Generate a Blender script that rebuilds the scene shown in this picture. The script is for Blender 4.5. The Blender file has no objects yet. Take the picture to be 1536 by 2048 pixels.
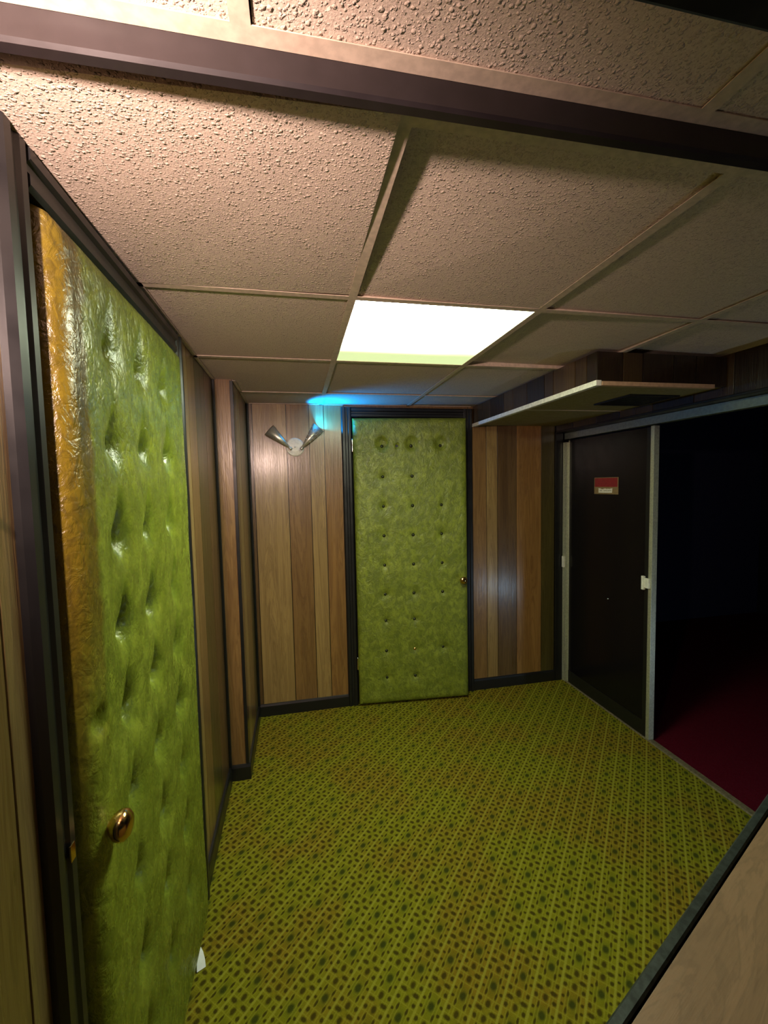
import bpy, bmesh, math, random
from mathutils import Vector, Matrix, noise
random.seed(7)
C = bpy.context.scene.collection
S = bpy.context.scene

# ------------------------------------------------------------ camera, world, exposure
CAM_F = 854.2
CAM_PITCH, CAM_YAW, CAM_ROLL, CAM_H = -3.7165, 11.5174, -1.2419, 1.5734
def make_camera():
    p, y, r = map(math.radians, (CAM_PITCH, CAM_YAW, CAM_ROLL))
    f = Vector((math.sin(y)*math.cos(p), math.cos(y)*math.cos(p), math.sin(p)))
    right = Vector((math.cos(y), -math.sin(y), 0)); up = right.cross(f)
    r2 = math.cos(r)*right + math.sin(r)*up; u2 = -math.sin(r)*right + math.cos(r)*up
    cd = bpy.data.cameras.new('camera'); co = bpy.data.objects.new('camera', cd); C.objects.link(co)
    m = Matrix((r2, u2, -f)).transposed().to_4x4(); m.translation = Vector((0, 0, CAM_H))
    co.matrix_world = m
    cd.sensor_fit = 'VERTICAL'; cd.sensor_height = 36.0; cd.lens = CAM_F*36.0/2048
    cd.clip_start = 0.02
    S.camera = co
make_camera()
S.view_settings.view_transform = 'Standard'; S.view_settings.look = 'None'
S.view_settings.gamma = 1; S.view_settings.use_curve_mapping = False
S.view_settings.exposure = 0.18
w = bpy.data.worlds.new('world'); S.world = w; w.use_nodes = True
w.node_tree.nodes['Background'].inputs[0].default_value = (0.5, 0.6, 0.8, 1)
w.node_tree.nodes['Background'].inputs[1].default_value = 0.004

WARM_POS, WARM_W, WARM_COL = (-0.335, 0.15, 1.903), 72.0, (1.0, 0.70, 0.60)
PANEL_E, PANEL_COL = 38.0, (0.90, 1.0, 0.74)
BLUE_W, BLUE_COL = 26.0, (0.0, 0.27, 0.85)
ASSUMED_LOUNGE_POS, ASSUMED_LOUNGE_W, ASSUMED_LOUNGE_COL = (2.62, 0.62, 0.16), 9.0, (0.55, 0.78, 1.0)  # unseen source assumed near the dark room's floor, no fixture built

def light(name, kind, loc, power, col, **kw):
    ld = bpy.data.lights.new(name, kind); ld.energy = power; ld.color = col
    for k, v in kw.items(): setattr(ld, k, v)
    o = bpy.data.objects.new(name, ld); C.objects.link(o); o.location = loc
    return o
WARM_DIR = Vector((0.10, 1.0, 0.10)).normalized()
wlo = light('assumed_warm_light', 'SPOT', WARM_POS, WARM_W, WARM_COL, shadow_soft_size=0.03, spot_size=math.radians(130), spot_blend=1.0)  # assumed off-view lamp; spot cone narrowed to dim low and right areas
wlo.rotation_euler = WARM_DIR.to_track_quat('-Z', 'Y').to_euler()
light('assumed_lounge_light', 'POINT', ASSUMED_LOUNGE_POS, ASSUMED_LOUNGE_W, ASSUMED_LOUNGE_COL, shadow_soft_size=0.05)  # assumed from a bluish reflection; its source is out of view

# ------------------------------------------------------------ geometry constants (metres)
H = 2.1185
XW, XW2 = -0.40, -0.304
YB, YJ = 2.958, 2.3325
XR, XS = 1.95, 2.037
XL = [-0.43, 0.18, 0.787, 1.403, 2.02]
YA = [0.654, 1.279, 1.924, 2.60]
OPEN_Z = 1.945

# ------------------------------------------------------------ helpers
def tag(o, label=None, cat=None, group=None, kind=None):
    if label: o['label'] = label
    if cat: o['category'] = cat
    if group: o['group'] = group
    if kind: o['kind'] = kind
    return o
def empty(name, loc=(0, 0, 0), rz=0, parent=None):
    o = bpy.data.objects.new(name, None); C.objects.link(o)
    o.location = loc; o.rotation_euler = (0, 0, rz); o.empty_display_size = 0.05
    if parent: o.parent = parent
    return o
def obj(name, bm, m, parent=None, smooth=False, loc=None):
    bmesh.ops.recalc_face_normals(bm, faces=bm.faces)
    me = bpy.data.meshes.new(name); bm.to_mesh(me); bm.free()
    if smooth:
        for p in me.polygons: p.use_smooth = True
    o = bpy.data.objects.new(name, me); C.objects.link(o)
    if m: me.materials.append(m)
    if parent: o.parent = parent
    if loc: o.location = loc
    return o
def bx(bm, a, b, bev=0.0, tone=None):
    lo = [min(a[i], b[i]) for i in range(3)]; hi = [max(a[i], b[i]) for i in range(3)]
    r = bmesh.ops.create_cube(bm, size=1)
    vs = r['verts']
    for v in vs:
        v.co = Vector([lo[i] + (v.co[i]+.5)*(hi[i]-lo[i]) for i in range(3)])
    fs = set(f for v in vs for f in v.link_faces)
    if tone is not None:
        lay = bm.loops.layers.color.get('tone') or bm.loops.layers.color.new('tone')
        for f in fs:
            for l in f.loops: l[lay] = (tone[0], tone[1], tone[2], 1)
    if bev > 0:
        es = list(set(e for v in vs for e in v.link_edges))
        bmesh.ops.bevel(bm, geom=es, offset=bev, segments=2, affect='EDGES', profile=0.6)
def box(name, a, b, m, parent=None, bev=0.0):
    bm = bmesh.new(); bx(bm, a, b, bev); return obj(name, bm, m, parent)
def lathe(bm, prof, mat, seg=28, caps=(True, True)):
    """prof: list of (r, h) along local z; mat: 4x4 placing it"""
    rings = []
    for r, h in prof:
        rings.append([bm.verts.new(mat @ Vector((r*math.cos(2*math.pi*k/seg), r*math.sin(2*math.pi*k/seg), h))) for k in range(seg)])
    for a, b in zip(rings, rings[1:]):
        for k in range(seg):
            bm.faces.new((a[k], a[(k+1) % seg], b[(k+1) % seg], b[k]))
    if caps[0]: bm.faces.new(rings[0][::-1])
    if caps[1]: bm.faces.new(rings[-1])
def axis_mat(p, d):
    d = Vector(d).normalized()
    return Matrix.Translation(Vector(p)) @ d.to_track_quat('Z', 'Y').to_matrix().to_4x4()
def prism(bm, prof, a, b, side, up=(0, 0, 1)):
    """sweep a profile [(s,t)...] from a to b; s along `side`, t along `up`"""
    a, b, side, up = map(Vector, (a, b, side, up))
    ra = [bm.verts.new(a + side*s + up*t) for s, t in prof]
    rb = [bm.verts.new(b + side*s + up*t) for s, t in prof]
    n = len(prof)
    for k in range(n): bm.faces.new((ra[k], ra[(k+1) % n], rb[(k+1) % n], rb[k]))
    bm.faces.new(ra[::-1]); bm.faces.new(rb)

# ------------------------------------------------------------ node helpers
class NT:
    def __init__(s, name):
        s.m = bpy.data.materials.new(name); s.m.use_nodes = True
        s.t = s.m.node_tree; s.n = s.t.nodes; s.bsdf = s.n['Principled BSDF']
    def node(s, typ, **kw):
        n = s.n.new(typ)
        for k, v in kw.items(): setattr(n, k, v)
        return n
    def link(s, a, b): s.t.links.new(a, b)
    def put(s, inp, v):
        if isinstance(v, bpy.types.NodeSocket): s.link(v, inp)
        else: inp.default_value = v
    def math(s, op, a, b=0.0, c=0.0, clamp=False):
        n = s.node('ShaderNodeMath', operation=op, use_clamp=clamp)
        s.put(n.inputs[0], a); s.put(n.inputs[1], b); s.put(n.inputs[2], c)
        return n.outputs[0]
    def mix(s, f, a, b, typ='MIX'):
        n = s.node('ShaderNodeMix', data_type='RGBA', blend_type=typ, clamp_factor=True)
        s.put(n.inputs[0], f)
        s.put(n.inputs[6], a if not isinstance(a, tuple) else (*a[:3], 1)); s.put(n.inputs[7], b if not isinstance(b, tuple) else (*b[:3], 1))
        return n.outputs[2]
    def coords(s, scale=(1, 1, 1), rot=(0, 0, 0)):
        tc = s.node('ShaderNodeTexCoord'); mp = s.node('ShaderNodeMapping')
        mp.inputs['Scale'].default_value = scale; mp.inputs['Rotation'].default_value = rot
        s.link(tc.outputs['Object'], mp.inputs['Vector']); return mp.outputs['Vector']
    def noise(s, vec, scale, detail=3, rough=0.55, dist=0.0):
        n = s.node('ShaderNodeTexNoise'); s.link(vec, n.inputs['Vector'])
        n.inputs['Scale'].default_value = scale; n.inputs['Detail'].default_value = detail
        n.inputs['Roughness'].default_value = rough; n.inputs['Distortion'].default_value = dist
        return n.outputs['Fac']
    def rng(s, v, a, b, c=0.0, d=1.0, smooth=True):
        n = s.node('ShaderNodeMapRange', interpolation_type='SMOOTHSTEP' if smooth else 'LINEAR')
        s.put(n.inputs[0], v); n.inputs[1].default_value = a; n.inputs[2].default_value = b
        n.inputs[3].default_value = c; n.inputs[4].default_value = d
        return n.outputs[0]
    def bump(s, h, dist, strength=1.0, prev=None):
        n = s.node('ShaderNodeBump'); s.link(h, n.inputs['Height'])
        n.inputs['Distance'].default_value = dist; n.inputs['Strength'].default_value = strength
        if prev: s.link(prev, n.inputs['Normal'])
        return n.outputs['Normal']
    def done(s, col=None, rough=None, normal=None, metal=0.0, spec=0.5, coat=0.0):
        b = s.bsdf
        if col is not None: s.put(b.inputs['Base Color'], col if not isinstance(col, tuple) else (*col, 1))
        if rough is not None: s.put(b.inputs['Roughness'], rough)
        if normal is not None: s.link(normal, b.inputs['Normal'])
        b.inputs['Metallic'].default_value = metal
        b.inputs['Specular IOR Level'].default_value = spec
        b.inputs['Coat Weight'].default_value = coat
        return s.m
def simple(name, col, rough=0.5, metal=0.0, spec=0.5, bump=0.0, bscale=60, var=0.12):
    t = NT(name); v = t.coords()
    if 'black_painted' in name: var = 0.03
    n = t.noise(v, bscale, 4)
    c = t.mix(t.rng(n, 0.3, 0.7), tuple(x*(1-var) for x in col), tuple(min(1, x*(1+var)) for x in col))
    r = t.rng(t.noise(v, bscale*0.3, 3), 0.3, 0.7, rough*0.85, min(1, rough*1.15))
    nm = t.bump(n, bump) if bump else None
    return t.done(c, r, nm, metal, spec)
def emit(name, col, strength):
    t = NT(name); t.bsdf.inputs['Base Color'].default_value = (*col, 1)
    t.bsdf.inputs['Emission Color'].default_value = (*col, 1); t.bsdf.inputs['Emission Strength'].default_value = strength
    return t.m

# ------------------------------------------------------------ materials
def wood_panel_mat(name, axis_x=True, rough=0.27):
    t = NT(name)
    v = t.coords((9, 9, 0.55))
    att = t.node('ShaderNodeAttribute', attribute_name='tone')
    ofs = t.node('ShaderNodeVectorMath', operation='MULTIPLY_ADD')
    t.link(att.outputs['Color'], ofs.inputs[0]); ofs.inputs[1].default_value = (13, 17, 23); t.link(v, ofs.inputs[2])
    vv = ofs.outputs[0]
    g1 = t.noise(vv, 1.6, 5, 0.6, 1.2)
    rings = t.math('FRACT', t.math('MULTIPLY', g1, 9.0))
    rings = t.math('ABSOLUTE', t.math('SUBTRACT', rings, 0.5))
    v2 = t.coords((90, 90, 2.2)); fine = t.noise(v2, 1.5, 4, 0.6)
    base = t.mix(t.rng(g1, 0.3, 0.7), (0.26, 0.165, 0.070), (0.37, 0.245, 0.105))
    base = t.mix(t.math('MULTIPLY', t.rng(rings, 0.0, 0.35, 1, 0), 0.38), base, (0.13, 0.065, 0.03))
    base = t.mix(t.math('MULTIPLY', t.rng(fine, 0.5, 0.72), 0.35), base, (0.14, 0.075, 0.035))
    base = t.mix(1.0, base, att.outputs['Color'], 'MULTIPLY')
    h = t.math('ADD', t.math('MULTIPLY', rings, 0.5), t.math('MULTIPLY', fine, 0.9))
    nm = t.bump(h, 0.0010, 0.9)
    t.bsdf.inputs['Coat Roughness'].default_value = 0.20; t.link(t.bump(h, 0.0005, 0.6), t.bsdf.inputs['Coat Normal'])
    return t.done(base, t.rng(fine, 0.3, 0.7, rough, rough+0.14), nm, spec=0.5, coat=0.6)
M = {}
M['panel'] = wood_panel_mat('wood_paneling')
M['black_trim'] = simple('near_black_painted_wood', (0.010, 0.010, 0.011), 0.36, bump=0.00006, bscale=45)
M['groove'] = simple('dark_groove', (0.02, 0.013, 0.008), 0.8)
M['brown_trim'] = simple('dark_brown_painted_metal', (0.018, 0.014, 0.016), 0.38, bump=0.0002, bscale=30)
M['tee'] = simple('cream_painted_steel', (0.64, 0.53, 0.42), 0.5)
M['alu'] = simple('pale_aluminium', (0.62, 0.63, 0.50), 0.42, 0.6, bump=0.0001, bscale=100)
M['alu_track'] = simple('anodised_track', (0.30, 0.36, 0.34), 0.38, 0.7)
M['white_trim'] = simple('white_metal_angle', (0.85, 0.84, 0.76), 0.45)
M['warm_lit_trim'] = simple('warm_lit_metal_angle', (0.55, 0.36, 0.22), 0.5)
M['steel'] = simple('brushed_steel', (0.72, 0.71, 0.62), 0.34, 0.8)
M['brass'] = simple('polished_brass', (0.78, 0.50, 0.20), 0.16, 1.0)
M['plate'] = simple('cream_enamel', (0.80, 0.77, 0.68), 0.35)
M['chrome'] = simple('chrome', (0.8, 0.8, 0.78), 0.12, 1.0)
M['button'] = simple('dark_button', (0.03, 0.035, 0.015), 0.16, 0.3)
M['smoked'] = simple('dark_gloss_panel', (0.007, 0.006, 0.007), 0.22, 0.0, 0.25)
M['navy'] = simple('navy_wall_paint', (0.018, 0.018, 0.05), 0.8)
M['blackwall'] = simple('black_wall_paint', (0.006, 0.006, 0.008), 0.85)
M['slab'] = simple('dark_door_slab', (0.05, 0.03, 0.02), 0.5)
M['paper'] = simple('white_paper', (0.9, 0.92, 0.93), 0.8, var=0.03)
M['vent'] = simple('black_vent_metal', (0.008, 0.009, 0.012), 0.5)
M['sign_red'] = simple('sign_red', (0.30, 0.025, 0.03), 0.45)
M['sign_tan'] = simple('sign_tan', (0.30, 0.21, 0.10), 0.5)
M['sign_white'] = simple('sign_white', (0.88, 0.84, 0.72), 0.5, var=0.03)
M['sign_grey'] = simple('sign_grey_ink', (0.30, 0.29, 0.24), 0.6)
M['threshold'] = simple('worn_metal_threshold', (0.20, 0.16, 0.10), 0.55, 0.3, bump=0.0004, bscale=80, var=0.3)
M['red_carpet'] = simple('crimson_carpet', (0.085, 0.002, 0.011), 0.95, spec=0.1, bump=0.003, bscale=300, var=0.4)

def ceiling_mat():
    t = NT('pebbled_ceiling_tile'); v = t.coords()
    n2 = t.noise(v, 300, 2, 0.5); h = t.math('MULTIPLY', n2, 0.30)
    for sc, amp in ((135, 1.0), (230, 0.6)):
        vo = t.node('ShaderNodeTexVoronoi', feature='F1'); vo.inputs['Scale'].default_value = sc
        dv = t.node('ShaderNodeVectorMath', operation='MULTIPLY_ADD'); nn = t.node('ShaderNodeTexNoise'); nn.inputs['Scale'].default_value = 120; t.link(v, nn.inputs['Vector'])
        t.link(nn.outputs['Color'], dv.inputs[0]); dv.inputs[1].default_value = (0.006, 0.006, 0.006); t.link(v, dv.inputs[2]); t.link(dv.outputs[0], vo.inputs['Vector'])
        sc_ = t.node('ShaderNodeSeparateColor'); t.link(vo.outputs['Color'], sc_.inputs[0])
        r = t.rng(sc_.outputs[0], 0.15, 1.0, 0.08, 0.58, False)
        q = t.math('DIVIDE', vo.outputs['Distance'], r)
        dome = t.math('MAXIMUM', t.math('SUBTRACT', 1.0, t.math('MULTIPLY', q, q)), 0.0)
        h = t.math('ADD', h, t.math('MULTIPLY', t.math('SQRT', dome), t.math('MULTIPLY', r, amp*2.0)))
    col = t.mix(t.rng(n2, 0.35, 0.65), (0.63, 0.52, 0.43), (0.70, 0.59, 0.49))
    return t.done(col, 0.85, t.bump(h, 0.0026, 0.95), spec=0.2)
M['tile'] = ceiling_mat()

def vinyl_mat(name, edge=False, r0=0.22, bs=0.8):
    t = NT(name); v = t.coords()
    big = t.noise(v, 9, 4, 0.6, 0.8); mid = t.noise(t.coords((1, 1, 0.6)), 42, 4, 0.65, 1.5); fine = t.noise(v, 160, 3, 0.6)
    col = t.mix(t.rng(big, 0.3, 0.7), (0.175, 0.22, 0.018), (0.265, 0.32, 0.034))
    col = t.mix(t.math('MULTIPLY', t.rng(mid, 0.46, 0.62), 0.60), col, (0.12, 0.145, 0.014))
    blt = t.noise(t.coords((1, 1, 0.8)), 26, 5, 0.65, 0.6)
    col = t.mix(t.math('MULTIPLY', t.rng(blt, 0.42, 0.60), 0.52), col, (0.085, 0.115, 0.010))
    if edge:      # warm light on the latch-side edge, painted into the vinyl as mustard
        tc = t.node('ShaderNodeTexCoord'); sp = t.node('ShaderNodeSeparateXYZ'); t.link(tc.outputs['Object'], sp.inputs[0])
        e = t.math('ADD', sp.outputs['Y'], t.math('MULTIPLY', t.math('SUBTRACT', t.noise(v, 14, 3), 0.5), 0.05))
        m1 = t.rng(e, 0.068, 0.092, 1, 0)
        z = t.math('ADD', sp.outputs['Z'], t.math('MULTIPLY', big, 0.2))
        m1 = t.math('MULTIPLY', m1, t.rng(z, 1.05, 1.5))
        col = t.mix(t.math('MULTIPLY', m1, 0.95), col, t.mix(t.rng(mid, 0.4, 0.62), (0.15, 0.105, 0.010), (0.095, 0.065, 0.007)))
    wr = t.node('ShaderNodeTexVoronoi', feature='DISTANCE_TO_EDGE'); wr.inputs['Scale'].default_value = 55
    dv = t.node('ShaderNodeVectorMath', operation='MULTIPLY_ADD')
    nn = t.node('ShaderNodeTexNoise'); nn.inputs['Scale'].default_value = 18; t.link(v, nn.inputs['Vector'])
    t.link(nn.outputs['Color'], dv.inputs[0]); dv.inputs[1].default_value = (0.05, 0.05, 0.05); t.link(v, dv.inputs[2])
    t.link(dv.outputs[0], wr.inputs['Vector'])
    h = t.math('ADD', t.math('MULTIPLY', mid, 1.0), t.math('MULTIPLY', t.rng(wr.outputs['Distance'], 0.0, 0.25), 0.35))
    h = t.math('ADD', h, t.math('MULTIPLY', fine, 0.18)); h = t.math('SUBTRACT', h, t.math('MULTIPLY', t.rng(blt, 0.4, 0.62), 0.9))
    nm = t.bump(h, 0.0022, bs)
    return t.done(col, t.rng(mid, 0.3, 0.7, r0, r0+0.12), nm, spec=0.6)
M['vinyl'] = vinyl_mat('olive_green_vinyl', False, 0.34); M['vinyl_warm_edge'] = vinyl_mat('olive_green_vinyl_warm_lit_edge', True, 0.22, 0.5)

def counter_wood():
    t = NT('woodgrain_laminate'); v = t.coords((2.6, 14, 14), (0, 0, -math.radians(40)))
    g = t.noise(v, 1.4, 5, 0.6, 1.4); r = t.math('FRACT', t.math('MULTIPLY', g, 7)); r = t.math('ABSOLUTE', t.math('SUBTRACT', r, 0.5))
    f = t.noise(t.coords((12, 160, 160), (0, 0, -math.radians(40))), 1.2, 3)
    c = t.mix(t.rng(g, 0.3, 0.7), (0.20, 0.125, 0.07), (0.26, 0.165, 0.095))
    c = t.mix(t.math('MULTIPLY', t.rng(r, 0, 0.3, 1, 0), 0.25), c, (0.10, 0.065, 0.036))
    c = t.mix(t.math('MULTIPLY', t.rng(f, 0.5, 0.7), 0.25), c, (0.12, 0.08, 0.045))
    return t.done(c, 0.5, t.bump(f, 0.0003), spec=0.4)
M['counter'] = counter_wood()

def carpet_mat():
    t = NT('yellow_green_patterned_carpet')
    A = math.radians(46.5); P = 0.0722; U = 0.148
    tc = t.node('ShaderNodeTexCoord')
    wob = t.node('ShaderNodeTexNoise'); wob.inputs['Scale'].default_value = 90; t.link(tc.outputs['Object'], wob.inputs['Vector'])
    ma = t.node('ShaderNodeVectorMath', operation='MULTIPLY_ADD'); t.link(wob.outputs['Color'], ma.inputs[0])
    ma.inputs[1].default_value = (0.004, 0.004, 0); t.link(tc.outputs['Object'], ma.inputs[2])
    sp = t.node('ShaderNodeSeparateXYZ'); t.link(ma.outputs[0], sp.inputs[0])
    x, y = sp.outputs['X'], sp.outputs['Y']
    u = t.math('ADD', t.math('MULTIPLY', x, math.cos(A)), t.math('MULTIPLY', y, math.sin(A)))
    v = t.math('SUBTRACT', t.math('MULTIPLY', y, math.cos(A)), t.math('MULTIPLY', x, math.sin(A)))
    vs = t.math('DIVIDE', t.math('SUBTRACT', v, 0.3555 - P*20), P)
    idx = t.math('FLOOR', vs); fv = t.math('SUBTRACT', vs, idx)
    cv = t.math('MULTIPLY', t.math('ABSOLUTE', t.math('SUBTRACT', fv, 0.5)), P)      # 0 centre .. P/2 at line
    par = t.math('MODULO', idx, 2.0)
    us = t.math('DIVIDE', t.math('SUBTRACT', t.math('ADD', u, t.math('MULTIPLY', par, U/2)), 1.5115 - U*20 + U/2), U)
    fu = t.math('FRACT', us)
    cu = t.math('MULTIPLY', t.math('ABSOLUTE', t.math('SUBTRACT', fu, 0.5)), U)
    def ell(u0, v0, a, b, soft=0.45):
        du = t.math('DIVIDE', t.math('SUBTRACT', cu, u0), a); dv = t.math('DIVIDE', t.math('SUBTRACT', cv, v0), b)
        d = t.math('SQRT', t.math('ADD', t.math('MULTIPLY', du, du), t.math('MULTIPLY', dv, dv)))
        return t.rng(d, 1-soft, 1+soft, 1, 0)
    blob = ell(0, 0, 0.0125, 0.0095); halo = ell(0, 0, 0.026, 0.019, 0.5)
    dots = ell(0.024, 0.0148, 0.0095, 0.0036)
    for e in ((0.053, 0.0, 0.0110, 0.0072), (0.048, 0.0262, 0.0066, 0.0060), (0.0735, 0.0205, 0.0058, 0.0105), (0.012, 0.0275, 0.0045, 0.0045)):
        dots = t.math('MAXIMUM', dots, ell(*e))
    def band(x, c0, w_): return t.rng(t.math('ABSOLUTE', t.math('SUBTRACT', x, c0)), w_*0.5, w_*1.5, 1, 0)
    net = band(cv, 0.0115, 0.0016)
    net = t.math('MAXIMUM', net, band(cv, 0.0205, 0.0014))
    for u0 in (0.0375, 0.0635): net = t.math('MAXIMUM', net, band(cu, u0, 0.0016))
    line = t.rng(cv, P/2-0.0055, P/2-0.002, 0, 1)
    obv = tc.outputs['Object']
    wear = t.noise(obv, 2.6, 3, 0.6); fib = t.noise(obv, 420, 2, 0.6); med = t.noise(obv, 40, 3)
    base = t.mix(t.rng(wear, 0.44, 0.60), (0.225, 0.215, 0.010), (0.24, 0.160, 0.012))
    base = t.mix(t.math('MULTIPLY', t.rng(med, 0.4, 0.65), 0.35), base, (0.145, 0.125, 0.007))
    c = t.mix(t.math('MULTIPLY', halo, 0.35), base, (0.10, 0.12, 0.01))
    c = t.mix(t.math('MULTIPLY', net, 0.42), c, (0.33, 0.32, 0.03))
    c = t.mix(t.math('MULTIPLY', dots, 0.88), c, (0.045, 0.032, 0.006))
    c = t.mix(t.math('MULTIPLY', blob, 0.85), c, (0.030, 0.040, 0.008))
    c = t.mix(t.math('MULTIPLY', line, 0.60), c, (0.36, 0.345, 0.04))
    c = t.mix(1.0, c, t.mix(fib, (0.65, 0.65, 0.65), (1.3, 1.3, 1.3)), 'MULTIPLY')
    h = t.math('SUBTRACT', t.math('ADD', fib, t.math('MULTIPLY', line, 0.5)), t.math('MULTIPLY', t.math('MAXIMUM', dots, blob), 0.8))
    return t.done(c, 0.95, t.bump(h, 0.003, 0.8), spec=0.08)
M['carpet'] = carpet_mat()

def lens_mat():
    t = NT('prismatic_lens_lit'); tc = t.node('ShaderNodeTexCoord'); sp = t.node('ShaderNodeSeparateXYZ'); t.link(tc.outputs['Object'], sp.inputs[0])
    # tubes run left to right above the lens; the far and right margins get less of their light
    fy = t.rng(sp.outputs['Y'], 1.55, 1.80, 1.0, 0.0); fx = t.rng(sp.outputs['X'], 0.52, 0.72, 1.0, 0.35)
    k = t.math('MULTIPLY', fy, fx)
    pr = t.noise(t.coords(), 260, 2)
    c = t.mix(k, (0.66, 0.80, 0.38), PANEL_COL)
    st = t.math('MULTIPLY', t.rng(k, 0, 1, 0.025, 1.0, False), PANEL_E)
    st = t.math('MULTIPLY', st, t.rng(pr, 0.2, 0.8, 0.93, 1.07))
    t.link(c, t.bsdf.inputs['Emission Color']); t.link(st, t.bsdf.inputs['Emission Strength'])
    return t.done((0.7, 0.72, 0.6), 0.3)
M['lens'] = lens_mat()
M['bulb_blue'] = emit('blue_bulb', (0.0, 0.4, 1.0), 6.0)
M['bulb_assumed'] = emit('assumed_warm_bulb', (1.0, 0.7, 0.45), 12.0)
M['bulb_off'] = simple('unlit_bulb', (0.5, 0.5, 0.45), 0.2)

# ------------------------------------------------------------ floors
tag(box('floor', (-0.44, -0.9, -0.05), (XS, 3.0, 0.0), M['carpet']), 'yellow-green carpet with dark dotted diagonal lattice pattern', 'carpet', kind='structure')
tag(box('floor', (XS+0.03, -0.9, -0.055), (5.3, 4.0, -0.004), M['red_carpet']), 'crimson carpet of the dark room past the threshold', 'carpet', kind='structure')
bm = bmesh.new(); prism(bm, [(-0.022, 0), (-0.016, 0.005), (0.016, 0.005), (0.028, -0.004), (0.028, -0.02), (-0.022, -0.02)], (XS, 0.3, 0), (XS, 2.95, 0), (1, 0, 0))
tag(obj('trim_1', bm, M['threshold']), 'worn tan metal threshold strip between green and red carpet', 'threshold', kind='structure')

# ------------------------------------------------------------ paneled walls
def tone():
    k = random.choice([0.72, 0.85, 1.0, 1.15]); return (k*random.uniform(.97, 1.05), k, k*random.uniform(.85, 1.0))
def planks(bm, axis, plane, out, edges, z0, z1, tones=None):
    """planks standing proud of `plane` by 4 mm; edges are the groove positions along the wall"""
    for i, (a, b) in enumerate(zip(edges, edges[1:])):
        g = 0.0022; t_ = tones[i] if tones else tone()
        if axis == 'x': bx(bm, (a+g, plane, z0), (b-g, plane+out*0.005, z1), 0.0012, t_)
        else: bx(bm, (plane, a+g, z0), (plane+out*0.005, b-g, z1), 0.0012, t_)
DK, MD, LT, OL = (0.66, 0.62, 0.60), (0.86, 0.80, 0.74), (1.12, 1.08, 0.95), (0.55, 0.60, 0.50)
GR = (0.10, 0.08, 0.07); D1, D2, D3 = (0.42, 0.38, 0.32), (0.26, 0.22, 0.20), (0.52, 0.48, 0.38)  # D tones put the dimness of the right side into the board colours
def wall(name, label, boards, backs):
    bm = bmesh.new()
    bm.loops.layers.color.new('tone')
    for a, b in backs: bx(bm, a, b, 0, GR)
    for args in boards: planks(bm, *args)
    return tag(obj(name, bm, M['panel']), label, 'wall', kind='structure')
TOP = H + 0.02
# left wall: near part, over the door, between door and pilaster, pilaster
wall('wall_left', 'dark-grooved brown wood paneling on the left wall around the near padded door',
     [('y', XW-0.005, 1, [-0.9, -0.6, -0.42, -0.12, 0.03, 0.22, 0.42, 0.52, 0.665, 0.712], 0, TOP),
      ('y', XW-0.005, 1, [0.712, 1.66], 2.09, TOP),
      ('y', XW-0.005, 1, [1.63, 1.745, 1.80, 1.93, 2.12, YJ-0.004], 0, TOP, [MD, LT, MD, OL, DK]),
      ('x', YJ, -1, [XW, XW2], 0, TOP, [MD]),
      ('y', XW2-0.005, 1, [YJ-0.005, 2.45, 2.56, 2.78, YB-0.006], 0, TOP, [DK, LT, MD, OL])],
     [((-0.47, -0.9, 0), (XW-0.004, 0.75, TOP)), ((-0.47, 0.75, 2.045), (XW-0.004, 1.61, TOP)),
      ((-0.47, 1.61, 0), (XW-0.004, YJ+0.01, TOP)), ((-0.47, 0.75, 0), (-0.44, 1.61, 2.045)),
      ((-0.47, YJ+0.0005, 0), (XW2-0.004, YB+0.03, TOP))])
wall('wall_back', 'brown wood-paneled back wall holding the far padded door and the cone sconce',
     [('x', YB+0.005, -1, [XW2, -0.27, -0.052, 0.098, 0.198, 0.335], 0, TOP, [DK, LT, MD, LT, (0.90, 0.82, 0.72)]),
      ('x', YB+0.005, -1, [0.335, 1.24], 2.09, TOP, [MD]),
      ('x', YB+0.005, -1, [1.24, 1.383, 1.471, 1.626, 1.833, 1.945], 0, TOP, [MD, LT, DK, (0.95, 0.86, 0.75), OL])],
     [((XW2-0.02, YB+0.004, 0), (0.375, YB+0.06, TOP)), ((0.375, YB+0.004, 2.045), (1.205, YB+0.06, TOP)),
      ((0.375, YB+0.045, 0), (1.205, YB+0.06, 2.045)), ((1.205, YB+0.004, 0), (2.12, YB+0.06, TOP))])
wall('wall_right', 'paneled wall strip, shade painted into its boards, over the wide sliding-door opening on the right',
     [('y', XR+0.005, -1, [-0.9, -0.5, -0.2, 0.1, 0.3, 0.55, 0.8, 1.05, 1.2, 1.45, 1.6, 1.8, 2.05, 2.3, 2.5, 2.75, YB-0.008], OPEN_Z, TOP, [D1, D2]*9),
      ('y', XR+0.005, -1, [-0.9, -0.5, -0.2, 0.1, 0.29], 0, OPEN_Z)],
     [((XR+0.004, -0.9, OPEN_Z+0.002), (2.13, YB, TOP)), ((XR+0.004, -0.9, 0), (2.13, 0.3, OPEN_Z+0.002))])
tag(box('trim_2', (XR-0.004, YB-0.016, 0), (XS-0.03, YB-0.0005, OPEN_Z-0.004), M['black_trim'], bev=0.003), 'black jamb board where the paneled back wall meets the sliding doors', 'trim', kind='structure')
tag(box('trim_3', (XR-0.006, 0.3, OPEN_Z-0.014), (2.125, YB-0.017, OPEN_Z), M['black_trim'], bev=0.003), 'black head board under the wall above the sliding doors', 'trim', kind='structure')

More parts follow.
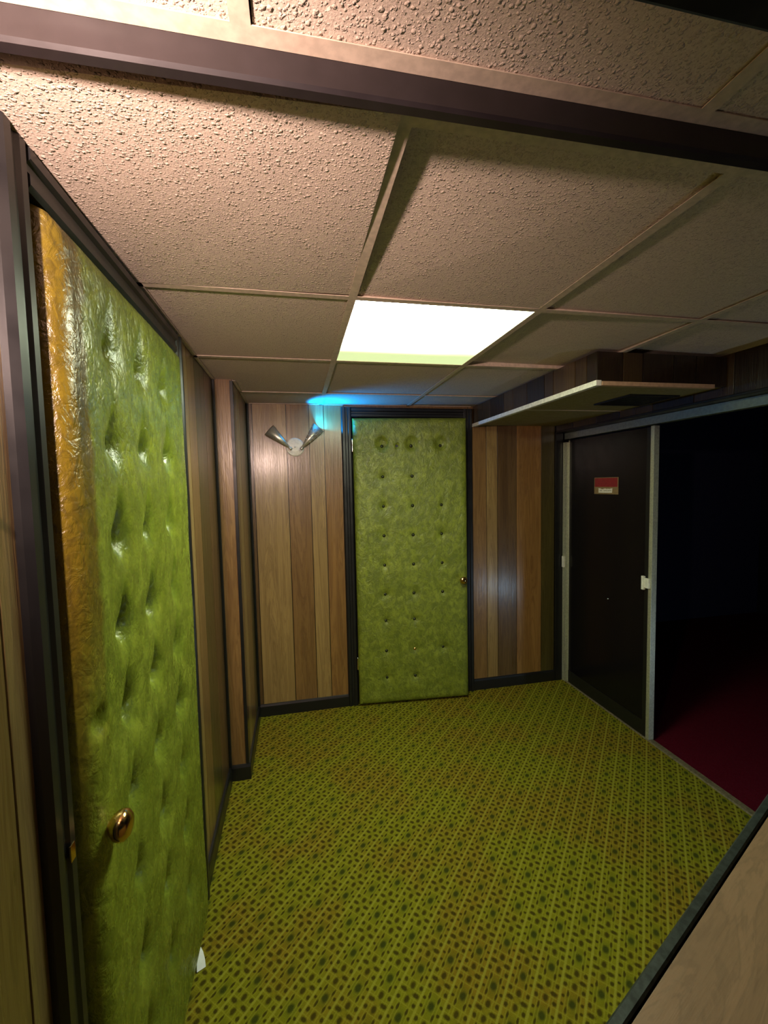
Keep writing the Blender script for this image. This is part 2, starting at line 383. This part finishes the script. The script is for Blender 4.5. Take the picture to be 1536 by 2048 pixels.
# dark lounge beyond the opening
tag(box('wall_far', (2.14, 3.92, -0.05), (5.3, 3.98, 2.5), M['navy']), 'navy wall deep in the dark room', 'wall', kind='structure')
tag(box('wall_lounge_right', (5.2, -0.9, -0.05), (5.26, 3.92, 2.5), M['blackwall']), 'black side wall of the dark room', 'wall', kind='structure')
tag(box('wall_lounge_left', (2.125, YB+0.062, -0.05), (2.139, 3.98, 2.5), M['blackwall']), 'black wall of the dark room behind the sliding door', 'wall', kind='structure')
tag(box('ceiling_lounge', (2.14, -0.9, 2.45), (5.3, 3.98, 2.5), M['blackwall']), 'black ceiling of the dark room', 'ceiling', kind='structure')

# ------------------------------------------------------------ baseboards
bp = [(0, 0), (0.013, 0), (0.013, 0.070), (0.008, 0.082), (0, 0.084)]
def baseboard(name, label, runs):
    bm = bmesh.new()
    for a, b, side in runs: prism(bm, bp, a, b, side)
    return tag(obj(name, bm, M['black_trim']), label, 'baseboard', kind='structure')
baseboard('baseboard_left', 'black baseboard stepping around the pilaster on the left wall',
          [((XW, 1.665, 0), (XW, YJ-0.005, 0), (1, 0, 0)), ((XW, YJ-0.0045, 0), (XW2+0.013, YJ-0.0045, 0), (0, -1, 0)),
           ((XW2, YJ-0.005, 0), (XW2, YB, 0), (1, 0, 0)), ((XW, -0.9, 0), (XW, 0.705, 0), (1, 0, 0))])
baseboard('baseboard_back', 'black baseboard along the back wall on both sides of the far door',
          [((XW2+0.012, YB, 0), (0.318, YB, 0), (0, -1, 0)), ((1.266, YB, 0), (XR-0.006, YB, 0), (0, -1, 0))])

bm = bmesh.new()
bx(bm, (XW+0.0005, YJ-0.024, 0.086), (XW+0.013, YJ-0.0055, H-0.001), 0.002)
bx(bm, (XW2-0.012, YJ-0.0085, 0.086), (XW2+0.0035, YJ-0.0052, H-0.001), 0.001); bx(bm, (XW2+0.0002, YJ-0.0052, 0.086), (XW2+0.0035, YJ+0.012, H-0.001), 0.001)
bx(bm, (XW2+0.0005, YB-0.022, 0.086), (XW2+0.014, YB-0.0005, H-0.001), 0.002)
tag(obj('trim_10', bm, M['black_trim']), 'narrow black corner mouldings of the pilaster and back left corner', 'trim', kind='structure')

# ------------------------------------------------------------ door casings
cas = [(0, 0), (0, 0.012), (0.008, 0.018), (0.022, 0.018), (0.028, 0.013), (0.040, 0.013), (0.046, 0.020), (0.062, 0.020), (0.070, 0.010), (0.070, 0)]
def casing(name, label, p0, along, out, width, ztop):
    """two legs and a head; p0 = opening corner on the floor, along = direction across the opening"""
    a = Vector(along); bm = bmesh.new(); p0 = Vector(p0); p1 = p0 + a*width
    for p, s in ((p0, -1), (p1, 1)):
        prism(bm, [(t*1.0, s_) for s_, t in cas], p, p + Vector((0, 0, ztop+0.07)), out, tuple(a*s))
    prism(bm, [(t, s_) for s_, t in cas], p0 + Vector((0, 0, ztop)), p1 + Vector((0, 0, ztop)), out, (0, 0, 1))
    return tag(obj(name, bm, M['black_trim']), label, 'door casing', kind='structure')
casing('trim_4', 'black moulded casing around the near padded door', (XW, 0.778, 0), (0, 1, 0), (1, 0, 0), 0.822, 2.035)
casing('trim_5', 'black moulded casing around the far padded door', (0.385, YB, 0), (1, 0, 0), (0, -1, 0), 0.815, 2.035)
box('door_stop', (-0.4395, 0.7505, 0), (-0.398, 0.776, 2.044), M['black_trim'], None).parent = bpy.data.objects['trim_4']

# ------------------------------------------------------------ padded doors
def padded_door(W, Ht, dimples, depth, dmp, vinyl, seed, craters=()):
    """local frame: x = out of the door face, y = across from the near/hinge edge, z up; origin at lower corner"""
    root = empty('door', (0, 0, 0))
    box('slab', (-0.030, 0.0, 0.0), (0.0, W, Ht), M['slab'], root)
    ny, nz = int(W/0.0065), int(Ht/0.0085)
    bm = bmesh.new(); grid = []
    for i in range(ny+1):
        row = []
        for j in range(nz+1):
            y, z = W*i/ny, Ht*j/nz
            d = min(y, W-y, z, Ht-z)
            e = min(1.0, d/0.045); h = depth*(math.sqrt(max(0, 1-(1-e)**2))*0.85 + 0.15)
            h += (noise.noise(Vector((y*5+seed, z*4, 0))))*0.0035*e
            h += (noise.noise(Vector((y*22+seed, z*12, 3))))*0.0012*e
            for (cy, cz, k) in dimples:
                dy, dz = y-cy, z-cz
                if abs(dy) < 0.16 and abs(dz) < 0.2:
                    r = math.hypot(dy, dz)
                    h -= dmp[0]*k*math.exp(-(r/dmp[1])**1.1)
                    h -= dmp[2]*k*math.exp(-(dy/0.012)**2)*math.exp(-((dz-0.035)/0.05)**2)
            for (cy, cz, rr, dd) in craters:
                r = math.hypot(y-cy, z-cz)
                h -= dd/(1+math.exp(min(50, (r-rr)/(rr*0.16))))
            row.append(bm.verts.new((max(h, 0.0008), y, z)))
        grid.append(row)
    for i in range(ny):
        for j in range(nz): bm.faces.new((grid[i][j], grid[i+1][j], grid[i+1][j+1], grid[i][j+1]))
    # close back to the slab
    ring = [grid[i][0] for i in range(ny+1)] + [grid[ny][j] for j in range(1, nz+1)] + [grid[i][nz] for i in range(ny-1, -1, -1)] + [grid[0][j] for j in range(nz-1, 0, -1)]
    back = [bm.verts.new((0.0, v.co.y, v.co.z)) for v in ring]
    n = len(ring)
    for k in range(n): bm.faces.new((ring[k], ring[(k+1) % n], back[(k+1) % n], back[k]))
    pad = obj('tufted_pad', bm, vinyl, root, smooth=True)
    def height(y, z):
        i = min(ny, max(0, round(y/W*ny))); j = min(nz, max(0, round(z/Ht*nz)))
        return pad.data.vertices[i*(nz+1)+j].co.x
    return root, pad, height
def button_mesh(r):
    bm = bmesh.new(); lathe(bm, [(r*0.5, -0.002), (r, 0), (r*0.97, r*0.25), (r*0.78, r*0.6), (r*0.45, r*0.84), (r*0.12, r*0.92)], axis_mat((0, 0, 0), (1, 0, 0)), 14)
    bmesh.ops.recalc_face_normals(bm, faces=bm.faces)
    me = bpy.data.meshes.new('button'); bm.to_mesh(me); bm.free()
    for p in me.polygons: p.use_smooth = True
    me.materials.append(M['button']); return me
def add_buttons(root, height, pts, r):
    me = button_mesh(r)
    for (y, z, k) in pts:
        b = bpy.data.objects.new('button', me); C.objects.link(b); b.parent = root; b.location = (height(y, z)+0.0005, y, z)
def knob(root, y, z, x0, mat, s=1.0):
    bm = bmesh.new()
    lathe(bm, [(0.031*s, 0), (0.031*s, 0.003), (0.026*s, 0.007), (0.012*s, 0.009), (0.011*s, 0.028), (0.016*s, 0.032), (0.025*s, 0.040), (0.028*s, 0.050), (0.026*s, 0.058), (0.018*s, 0.065), (0.006*s, 0.067)], axis_mat((x0, y, z), (1, 0, 0)), 32)
    return obj('knob', bm, mat, root, smooth=True)

Z0 = 0.02
rows1 = [1.862, 1.667, 1.471, 1.277, 1.097, 0.910, 0.716, 0.515, 0.31]
cols1 = [0.200, 0.378, 0.575]
d1 = [(c, z-Z0, 1.0 + 0.25*math.sin(7*c+5*z)) for z in rows1 for c in cols1]
door1, pad1, h1 = padded_door(0.79, 2.01, d1, 0.041, (0.034, 0.031, 0.014), M['vinyl_warm_edge'], 2.0, craters=[(0.052, 1.15-Z0, 0.024, 0.016)])
door1.name = 'door_1'; door1.location = (XW-0.004, 0.797, Z0)
tag(door1, 'near olive-green tufted vinyl door with brass knob on the left wall', 'door', kind='structure')
add_buttons(door1, h1, d1, 0.0085)
knob(door1, 0.052, 0.925, 0.012, M['brass'])
bm = bmesh.new(); bx(bm, (-0.001, -0.007, -0.014), (0.002, 0.007, 0.014), 0.0008); sp_ = obj('strike_plate', bm, M['brass'], None, loc=(XW+0.021, 0.752, 0.985)); sp_.parent = bpy.data.objects['trim_4']

rows2 = [1.835, 1.625, 1.42, 1.215, 1.008, 0.80, 0.612, 0.395, 0.20]
cols2 = [0.200, 0.405, 0.612]
skip = {(1, 2), (6, 2), (8, 2)}
d2 = [(c, z-0.012, 0.55 if (ci == 1 and 0 < ri < 5) else (1.0 + 0.2*math.sin(5*c+9*z))) for ri, z in enumerate(rows2) for ci, c in enumerate(cols2) if (ri, ci) not in skip and ri > 0]
top2 = [(c, rows2[0]-0.012, 0.6) for c in cols2]
door2, pad2, h2 = padded_door(0.80, 2.015, d2+top2, 0.032, (0.020, 0.021, 0.002), M['vinyl'], 9.0, craters=[(c, rows2[0]+0.005, 0.040, 0.020) for c in cols2]+[(0.302, rows2[0]-0.012, 0.014, 0.022)])
door2.name = 'door_2'; door2.location = (0.390, YB-0.022, 0.012)
AJAR = math.radians(4.6)
# local x must point to -Y and local y to +X (mirrored frame): build matrix by hand through rotation then flip
door2.rotation_euler = (0, 0, -math.pi/2 - AJAR)
tag(door2, 'far olive-green tufted vinyl door slightly ajar in the back wall', 'door', kind='structure')
add_buttons(door2, h2, d2+top2, 0.0125)
bm = bmesh.new(); lathe(bm, [(0.014, 0), (0.014, 0.0015), (0.008, 0.001)], axis_mat((h2(0.302, rows2[0]-0.012)+0.004, 0.302, rows2[0]-0.012), (1, 0, 0)), 16); obj('peephole', bm, M['vent'], door2)
for o_ in door2.children:
    if o_.name.startswith('button') and abs(o_.location.y-0.405) < 0.02 and abs(o_.location.z-(rows2[7]-0.012)) < 0.02:
        o_.data = o_.data.copy(); o_.data.materials[0] = M['brass']; o_['label'] = 'bare brass button'

knob(door2, 0.752, 0.872, 0.018, M['brass'], 0.95)
for z in (1.83, 0.30):
    bm = bmesh.new(); lathe(bm, [(0.005, -0.045), (0.0055, -0.04), (0.0055, 0.04), (0.005, 0.045)], axis_mat((0.012, -0.004, z), (0, 0, 1)), 12)
    obj('hinge', bm, M['chrome'], door2, smooth=True)

# ------------------------------------------------------------ ceiling grid and tiles
ceil_root = tag(empty('ceiling', (0, 0, 0)), 'low suspended ceiling of pebbled cream tiles in a painted steel grid', 'ceiling', kind='structure')
FW = 0.012      # half flange
def bar_x(x, y0, y1, z=H):
    bm = bmesh.new(); prism(bm, [(-FW, 0), (FW, 0), (FW, 0.0015), (0.001, 0.003), (0.001, 0.028), (-0.001, 0.028), (-0.001, 0.003), (-FW, 0.0015)], (x, y0, z), (x, y1, z), (1, 0, 0)); obj('grid_bar', bm, M['tee'], ceil_root)
def bar_y(y, x0, x1, z=H):
    bm = bmesh.new(); prism(bm, [(-FW, 0), (FW, 0), (FW, 0.0015), (0.001, 0.003), (0.001, 0.028), (-0.001, 0.028), (-0.001, 0.003), (-FW, 0.0015)], (x0, y, z), (x1, y, z), (0, 1, 0)); obj('grid_bar', bm, M['tee'], ceil_root)
xs_all = [XW, 0.18, 0.787, 1.403, XR+0.004]
for x in (0.18, 0.787, 1.403): bar_x(x, YA[0]+FW, YB)
for y in (1.279, 1.924, 2.60):
    for a, b in zip(xs_all, xs_all[1:]): bar_y(y, a+(FW if a > XW else 0), b-FW)
bar_y(YA[0], XW, XR)                 # far side of the header
bar_y(0.572, XW, XR)                 # near side of the header
bar_x(-0.046, -0.9, 0.560); bar_x(0.62, -0.9, 0.560); bar_x(1.3, -0.9, 0.560)
# wall angle along the left wall and back wall
def angle(a, b, side):
    bm = bmesh.new(); prism(bm, [(0, 0), (0.016, 0), (0.016, 0.0015), (0.0015, 0.0015), (0.0015, 0.02), (0, 0.02)], a, b, side); obj('wall_angle', bm, M['tee'], ceil_root)
angle((XW+0.001, -0.9, H), (XW+0.001, YJ-0.005, H), (1, 0, 0)); angle((XW2+0.001, YJ, H), (XW2+0.001, YB, H), (1, 0, 0)); angle((XW2, YB-0.001, H), (1.26, YB-0.001, H), (0, -1, 0))
def tile(x0, x1, y0, y1, zn, zf=None, drop=0.0):
    """bottom of the tile at zn on its near edge, zf on its far edge"""
    zf = zn if zf is None else zf
    bm = bmesh.new(); g = 0.002; nx = 2
    bx(bm, (x0+g, y0+g, 0), (x1-g, y1-g, 0.014))
    for v in bm.verts:
        k = (v.co.y-y0)/(y1-y0); v.co.z += zn + (zf-zn)*k - drop*(v.co.x-x0)/(x1-x0)*(1-0.6*k)
    obj('ceiling_tile', bm, M['tile'], ceil_root)
N = H+0.0035
tile(XW+0.003, 0.18-FW+0.003, 0.635, 1.279-0.012, H-0.023, H-0.0012, -0.014)           # sagging tile over the near door
tile(0.18+0.004, 0.787, YA[0]+0.018, 1.279, H+0.032, H+0.010, 0.024)            # pushed up near the header
tile(0.787, 1.403, YA[0]+0.004, 1.279, H+0.014, H+0.010, 0.009); tile(1.403, XR, YA[0]+0.004, 1.279, N+0.004)
for (a, b) in zip(xs_all, xs_all[1:]):
    for (c, d) in ((1.279, 1.924), (1.924, 2.60), (2.60, YB)):
        if a == 0.18 and c == 1.279: continue
        dz = 0.020 if a > 0.7 and c < 1.9 else 0.002
        tile(a, b, c, d, N + dz, None, dz-0.002)
for (a, b) in ((XW, -0.046), (-0.034, 0.62), (0.62, 1.3), (1.3, XR)):
    tile(a, b, -0.9, -0.05, N); tile(a, b, -0.05, 0.572, N)
bar_y(-0.05, XW, XR)
box('ceiling_deck', (-0.47, -0.9, H+0.06), (2.13, YB+0.06, H+0.09), M['blackwall'], ceil_root)

# dropped header (folding-partition track)
bm = bmesh.new()
prism(bm, [(0, 0), (0.0, -0.034), (0.004, -0.038), (0.018, -0.038), (0.022, -0.034), (0.030, -0.014), (0.048, -0.010), (0.048, 0)], (XW+0.001, 0.584, H-0.0005), (XR-0.001, 0.584, H-0.0005), (0, 1, 0))
tag(obj('trim_6', bm, M['brown_trim']), 'dark brown overhead header rail crossing the ceiling near the camera', 'header rail', kind='structure')
bm = bmesh.new(); bx(bm, (0.16, -0.2, 1.962), (XR-0.002, 0.325, H-0.001), 0.003)  # beam made deep to block warm light from the right-hand ceiling
tag(obj('trim_7', bm, M['blackwall']), 'black dropped beam, deepened to block light, at the upper right edge of the ceiling', 'beam', kind='structure')

# ------------------------------------------------------------ troffer light
tr = tag(empty('ceiling_light', (0, 0, 0)), 'square fluorescent ceiling light with bright milky lens set in the tile grid', 'ceiling light')
bm = bmesh.new(); bx(bm, (0.18+FW, 1.279+FW, H+0.0016), (0.787-FW, 1.924-FW, H+0.0056)); obj('lens', bm, M['lens'], tr)
bm = bmesh.new()
for a, b in (((0.184, 1.283, H+0.006), (0.783, 1.289, H+0.055)), ((0.184, 1.914, H+0.006), (0.783, 1.920, H+0.055)), ((0.184, 1.289, H+0.006), (0.190, 1.914, H+0.055)), ((0.777, 1.289, H+0.006), (0.783, 1.914, H+0.055)), ((0.184, 1.283, H+0.052), (0.783, 1.92, H+0.055))): bx(bm, a, b)
obj('housing', bm, M['white_trim'], tr)

# ------------------------------------------------------------ soffit box on the right
SX, SY, SZ = 1.272, 1.632, 1.985
so = tag(empty('soffit', (SX, SY, SZ)), 'dropped paneled soffit box with pale lower edging above the sliding door', 'soffit')
def rel(o, root):
    o.parent = root; o.matrix_parent_inverse = Matrix.Translation(-Vector(root.location)); return o
bm = bmesh.new(); bm.loops.layers.color.new('tone')
bx(bm, (SX+0.005, SY+0.006, SZ), (SX+0.016, YB-0.0055, H-0.0005), 0, GR)
planks(bm, 'y', SX+0.0055, -1, [SY, 1.70, 1.78, 1.95, 2.03, 2.20, 2.36, 2.47, 2.66, 2.78, YB-0.007], SZ, H-0.0005, [D2, D1, D3, D1, D2, D1, D3, D2, D1, D1])  # both soffit faces have shade painted into their board tones
rel(obj('side_panel', bm, M['panel']), so)
bm = bmesh.new(); bm.loops.layers.color.new('tone')
bx(bm, (SX+0.017, SY+0.005, SZ), (XR-0.002, SY+0.016, H-0.0005), 0, GR)
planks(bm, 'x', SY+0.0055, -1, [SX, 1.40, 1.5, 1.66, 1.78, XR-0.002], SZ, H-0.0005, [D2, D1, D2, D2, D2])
rel(obj('front_panel', bm, M['panel']), so)
rel(box('side_edging', (SX-0.003, SY, SZ-0.010), (SX+0.022, YB-0.007, SZ+0.013), M['white_trim'], bev=0.001), so)
rel(box('front_edging', (SX+0.024, SY-0.002, SZ-0.009), (XR-0.07, SY+0.022, SZ+0.009), M['warm_lit_trim'], bev=0.001), so)  # tan colour of this edging carries the warm light falling on it
bm = bmesh.new(); bx(bm, (SX+0.023, SY+0.023, SZ+0.002), (XR-0.002, 2.29, SZ+0.012)); bx(bm, (SX+0.023, 2.296, SZ+0.002), (XR-0.002, YB-0.007, SZ+0.012))
rel(obj('underside', bm, simple('dark_olive_smooth_tile', (0.30, 0.25, 0.12), 0.8, bump=0.0004, bscale=90)), so)  # darker, more olive tone than the grid tiles
rel(box('grid_bar', (SX+0.023, 2.284, SZ), (XR-0.002, 2.302, SZ+0.0018), M['tee']), so)
vt = tag(empty('ceiling_vent', (1.61, 1.83, SZ)), 'black square air vent under the soffit box', 'vent')
bm = bmesh.new()
for a, b in (((0, 0), (0.29, 0.02)), ((0, 0.24), (0.29, 0.26)), ((0, 0.02), (0.02, 0.24)), ((0.27, 0.02), (0.29, 0.24))): bx(bm, (a[0], a[1], -0.006), (b[0], b[1], 0.0018))
obj('frame', bm, M['vent'], vt)
for k in range(8):
    bm = bmesh.new(); prism(bm, [(0, 0), (0.018, -0.006), (0.019, -0.005), (0.001, 0.001)], (0.02, 0.028+k*0.026, 0.0005), (0.27, 0.028+k*0.026, 0.0005), (0, 1, 0)); obj('slat', bm, M['vent'], vt)

# ------------------------------------------------------------ sliding doors and track
bm = bmesh.new(); prism(bm, [(-0.022, 0), (-0.022, -0.045), (-0.017, -0.045), (-0.017, -0.006), (0.017, -0.006), (0.017, -0.045), (0.022, -0.045), (0.022, 0)], (XS, 0.3, OPEN_Z-0.016), (XS, YB-0.018, OPEN_Z-0.016), (1, 0, 0))
tag(obj('trim_8', bm, M['alu_track']), 'grey-green aluminium track over the sliding doors', 'track', kind='structure')
bm = bmesh.new()
for y0, y1, dx in ((2.905, 2.920, -0.012), (2.924, 2.938, -0.016)): bx(bm, (XS-0.02+dx, y0, 0.005), (XS+0.02, y1, 1.86), 0.002)
tag(obj('trim_9', bm, M['alu']), 'pale aluminium double jamb channel in the back right corner', 'jamb', kind='structure')
sd = tag(empty('door_3', (XS, 2.125, 0.006)), 'black sliding door panel with pale aluminium edge and small sign', 'door', kind='structure')
rel(box('panel', (XS-0.008, 2.165, 0.006), (XS+0.008, 2.893, 1.872), M['smoked']), sd)
rel(box('edge_stile', (XS-0.018, 2.107, 0.006), (XS+0.018, 2.132, 1.876), M['alu'], bev=0.002), sd)
rel(box('inner_moulding', (XS-0.013, 2.132, 0.006), (XS+0.010, 2.166, 1.872), M['black_trim'], bev=0.003), sd)
rel(box('rear_stile', (XS-0.012, 2.893, 0.006), (XS+0.012, 2.903, 1.872), M['alu'], bev=0.002), sd)
rel(box('bottom_rail', (XS-0.012, 2.166, 0.006), (XS-0.0085, 2.892, 0.10), M['black_trim'], bev=0.001), sd)
bm = bmesh.new(); bx(bm, (XS-0.034, 2.150, 0.912), (XS-0.018, 2.168, 0.995), 0.003); bx(bm, (XS-0.030, 2.115, 0.925), (XS-0.018, 2.150, 0.985), 0.003)
hd = rel(obj('pull_handle', bm, M['white_trim']), sd)
bm = bmesh.new(); lathe(bm, [(0.006, 0), (0.006, 0.003), (0.003, 0.006)], axis_mat((XS-0.008, 2.473, 0.77), (-1, 0, 0)), 16); rel(obj('glint_dot', bm, M['chrome'], smooth=True), sd)  # chrome dot added to stand for a light reflection on the panel
box('latch_keeper', (XS-0.044, 2.912, 0.905), (XS-0.0325, 2.934, 0.99), M['white_trim'], bev=0.002).parent = bpy.data.objects['trim_9']

sg = tag(empty('door_sign', (XS-0.0085, 2.39, 1.475)), 'small red and tan sign with white lettered strip on the black sliding door', 'sign')
rel(box('board', (XS-0.0115, 2.39, 1.475), (XS-0.0085, 2.615, 1.587), M['sign_tan'], bev=0.0008), sg)
rel(box('red_field', (XS-0.0122, 2.396, 1.524), (XS-0.0116, 2.609, 1.583), M['sign_red']), sg)
bm = bmesh.new()
pts = [(0.045, 0.009), (0.045, 0.040), (0.058, 0.039), (0.072, 0.034), (0.090, 0.033), (0.095, 0.037), (0.116, 0.038), (0.122, 0.033), (0.128, 0.037), (0.150, 0.036), (0.172, 0.040), (0.175, 0.038), (0.172, 0.010), (0.12, 0.009)]
f1 = [bm.verts.new((XS-0.0122, 2.615-a, 1.475+b)) for a, b in pts]; f2 = [bm.verts.new((XS-0.0132, 2.615-a, 1.475+b)) for a, b in pts]
bm.faces.new(f1); bm.faces.new(f2[::-1])
for k in range(len(pts)): bm.faces.new((f1[k], f1[(k+1) % len(pts)], f2[(k+1) % len(pts)], f2[k]))
rel(obj('white_strip', bm, M['sign_white']), sg)
# faint, unreadable ink marks of the strip
bm = bmesh.new(); rr = random.Random(3)
for s0, s1 in ((0.058, 0.078), (0.096, 0.126), (0.134, 0.165)):
    a = s0
    while a < s1:
        hgt = rr.choice([0.006, 0.006, 0.009]); bx(bm, (XS-0.0136, 2.615-a, 1.475+0.021), (XS-0.0132, 2.615-a-0.0016, 1.475+0.021+hgt)); a += rr.choice([0.004, 0.005])
        bx(bm, (XS-0.0136, 2.615-a+0.002, 1.475+0.0225), (XS-0.0132, 2.615-a-0.001, 1.475+0.0245))
rel(obj('lettering', bm, M['sign_grey']), sg)

# ------------------------------------------------------------ cone sconce on the back wall
def sconce(loc, label, arms):
    root = tag(empty('wall_sconce', loc), label, 'wall lamp')
    bm = bmesh.new(); lathe(bm, [(0.062, 0), (0.062, 0.006), (0.056, 0.012), (0.030, 0.015), (0.008, 0.016)], axis_mat((0, 0, 0), (0, -1, 0)), 40); obj('backplate', bm, M['plate'], root, smooth=False)
    bm = bmesh.new(); lathe(bm, [(0.006, 0), (0.005, 0.004), (0.002, 0.006)], axis_mat((0, -0.0155, 0), (0, -1, 0)), 16); obj('finial', bm, M['plate'], root, smooth=True)
    for piv, ax, holes, lit in arms:
        d = Vector(ax).normalized(); L = 0.165
        m = axis_mat(piv, d)
        bm = bmesh.new()
        prof = [(0.007, 0), (0.009, 0.002), (0.043, L), (0.0415, L), (0.008, 0.006)]
        lathe(bm, prof, m, 36, (True, True))
        shade = obj('cone_shade', bm, M['steel'], root, smooth=False)
        for p in shade.data.polygons: p.use_smooth = len(p.vertices) == 4
        bm = bmesh.new(); lathe(bm, [(0.008, -0.024), (0.010, -0.018), (0.010, -0.008), (0.006, -0.004), (0.006, 0.001)], m, 20)
        lathe(bm, [(0.005, 0), (0.005, 0.022)], axis_mat(Vector(piv) - d*0.014 + Vector((0, 0.020, 0)), (0, -1, 0)), 12)
        obj('swivel', bm, M['steel'], shade, smooth=True)
        bm = bmesh.new(); lathe(bm, [(0.006, 0.05), (0.018, 0.075), (0.024, 0.10), (0.022, 0.118), (0.010, 0.128)], m, 24)
        obj('bulb', bm, M['bulb_blue'] if lit else M['bulb_off'], shade, smooth=True)
        if holes:
            bm = bmesh.new()
            for t_ in (0.055, 0.085, 0.115, 0.140):
                for k in range(9):
                    a = 2*math.pi*(k + (t_*31 % 1))/9; r = 0.009 + (0.034)*t_/L
                    p = m @ Vector((r*math.cos(a), r*math.sin(a), t_)); nrm = (m.to_3x3() @ Vector((math.cos(a), math.sin(a), 0))).normalized()
                    lathe(bm, [(0.0034, -0.0005), (0.0034, 0.0012), (0.0016, 0.0020)], axis_mat(p, nrm), 8)
            tag(obj('lit_hole_dots', bm, M['plate'], shade), kind='stuff')  # light through the shade's holes, drawn as raised cream dots
    return root
scn = (0.001, YB-0.0005, 1.835)
sconce(scn, 'twin-cone brushed steel wall lamp with a blue bulb beside the far door',
       [((-0.040, -0.040, -0.002), (-0.125, -0.035, 0.110), False, False), ((0.052, -0.040, 0.0), (0.098, -0.012, 0.118), True, True)])
p = Vector(scn) + Vector((0.052, -0.040, 0)); d = Vector((0.098, -0.012, 0.118)).normalized()
bl = light('blue_spot', 'SPOT', p + d*0.135, BLUE_W, BLUE_COL, shadow_soft_size=0.006, spot_size=math.radians(135), spot_blend=1.0)
bl.rotation_euler = d.to_track_quat('-Z', 'Y').to_euler()

# ------------------------------------------------------------ counter at lower right
P0 = Vector((0.276, 0.330, 1.05)); P1 = Vector((0.742, 0.532, 1.05))
cd_ = (P1-P0).normalized(); cn = Vector((-cd_.y, cd_.x, 0))
ct = tag(empty('counter', (P0.x, P0.y, 0), math.atan2(cd_.y, cd_.x)), 'woodgrain counter corner with dark metal edge at lower right', 'counter')
bm = bmesh.new(); bx(bm, (-0.55, -0.42, 1.018), (1.15, -0.0125, 1.048), 0.001); obj('worktop', bm, M['counter'], ct)
bm = bmesh.new(); prism(bm, [(-0.0125, -0.04), (-0.0110, 0.0), (-0.009, 0.002), (-0.001, 0.002), (0.001, 0.0), (0.001, -0.04)], (-0.55, 0, 1.05), (1.15, 0, 1.05), (0, 1, 0)); obj('edge_trim', bm, simple('oxidised_metal_edge', (0.035, 0.045, 0.042), 0.42, 0.4, bump=0.0002, bscale=120, var=0.35), ct)
bm = bmesh.new(); bm.loops.layers.color.new('tone'); bx(bm, (-0.53, -0.06, 0), (1.13, -0.025, 1.017), 0, MD); obj('front_panel', bm, M['panel'], ct)

# ------------------------------------------------------------ small things
bm = bmesh.new()
cs = [(-0.375, 1.391, 0.003), (-0.350, 1.403, 0.003), (-0.374, 1.449, 0.026), (-0.392, 1.439, 0.026)]
g = [[None]*4 for _ in range(3)]
for i in range(3):
    for j in range(4):
        a_, b_ = i/2, j/3; p = (Vector(cs[0])*(1-a_)+Vector(cs[1])*a_)*(1-b_) + (Vector(cs[3])*(1-a_)+Vector(cs[2])*a_)*b_
        p += Vector((0.005, 0.0, 0)) + Vector((0.003*math.sin(3*b_), 0, 0.006*math.sin(math.pi*b_))); g[i][j] = bm.verts.new(p)
for i in range(2):
    for j in range(3): bm.faces.new((g[i][j], g[i+1][j], g[i+1][j+1], g[i][j+1]))
sc = obj('paper_scrap', bm, M['paper']); md = sc.modifiers.new('t', 'SOLIDIFY'); md.thickness = 0.0006
tag(sc, 'small white paper scrap on the carpet at the foot of the near door', 'paper')
bm = bmesh.new(); lathe(bm, [(0.007, 0), (0.007, 0.002), (0.004, 0.005)], axis_mat((0, 0, 0), (1, 0, 0)), 14)
tag(obj('thumbtack', bm, M['brass'], loc=(XW, 0.662, 1.543), smooth=True), 'brass tack in the paneling left of the near door', 'tack')

# unseen cone wall lamp assumed from the warm light, fixture added (beside the camera)
wl = tag(empty('assumed_wall_lamp', (XW, WARM_POS[1]-0.12, WARM_POS[2]-0.01)), 'assumed unseen cone wall lamp with warm bulb, added on the left paneling near the camera', 'wall lamp')
def wrel(o): o.parent = wl; o.matrix_parent_inverse = Matrix.Translation(-Vector(wl.location)); return o
bm = bmesh.new(); lathe(bm, [(0.05, 0), (0.05, 0.005), (0.044, 0.010), (0.012, 0.013), (0.010, 0.050)], axis_mat(wl.location, (1, 0, 0)), 32); wrel(obj('backplate', bm, M['plate']))
apex = Vector(WARM_POS) - WARM_DIR*0.135; cm = axis_mat(apex, WARM_DIR)
bm = bmesh.new(); lathe(bm, [(0.008, 0), (0.010, 0.002), (0.042, 0.125), (0.040, 0.125), (0.009, 0.006)], cm, 36); wrel(obj('cone_shade', bm, M['steel'], smooth=True))  # shade added to suit the narrowed spot; none is in view
bm = bmesh.new(); lathe(bm, [(0.006, 0.035), (0.016, 0.06), (0.019, 0.08), (0.014, 0.096), (0.004, 0.102)], cm, 24); wrel(obj('bulb', bm, M['bulb_assumed'], smooth=True))
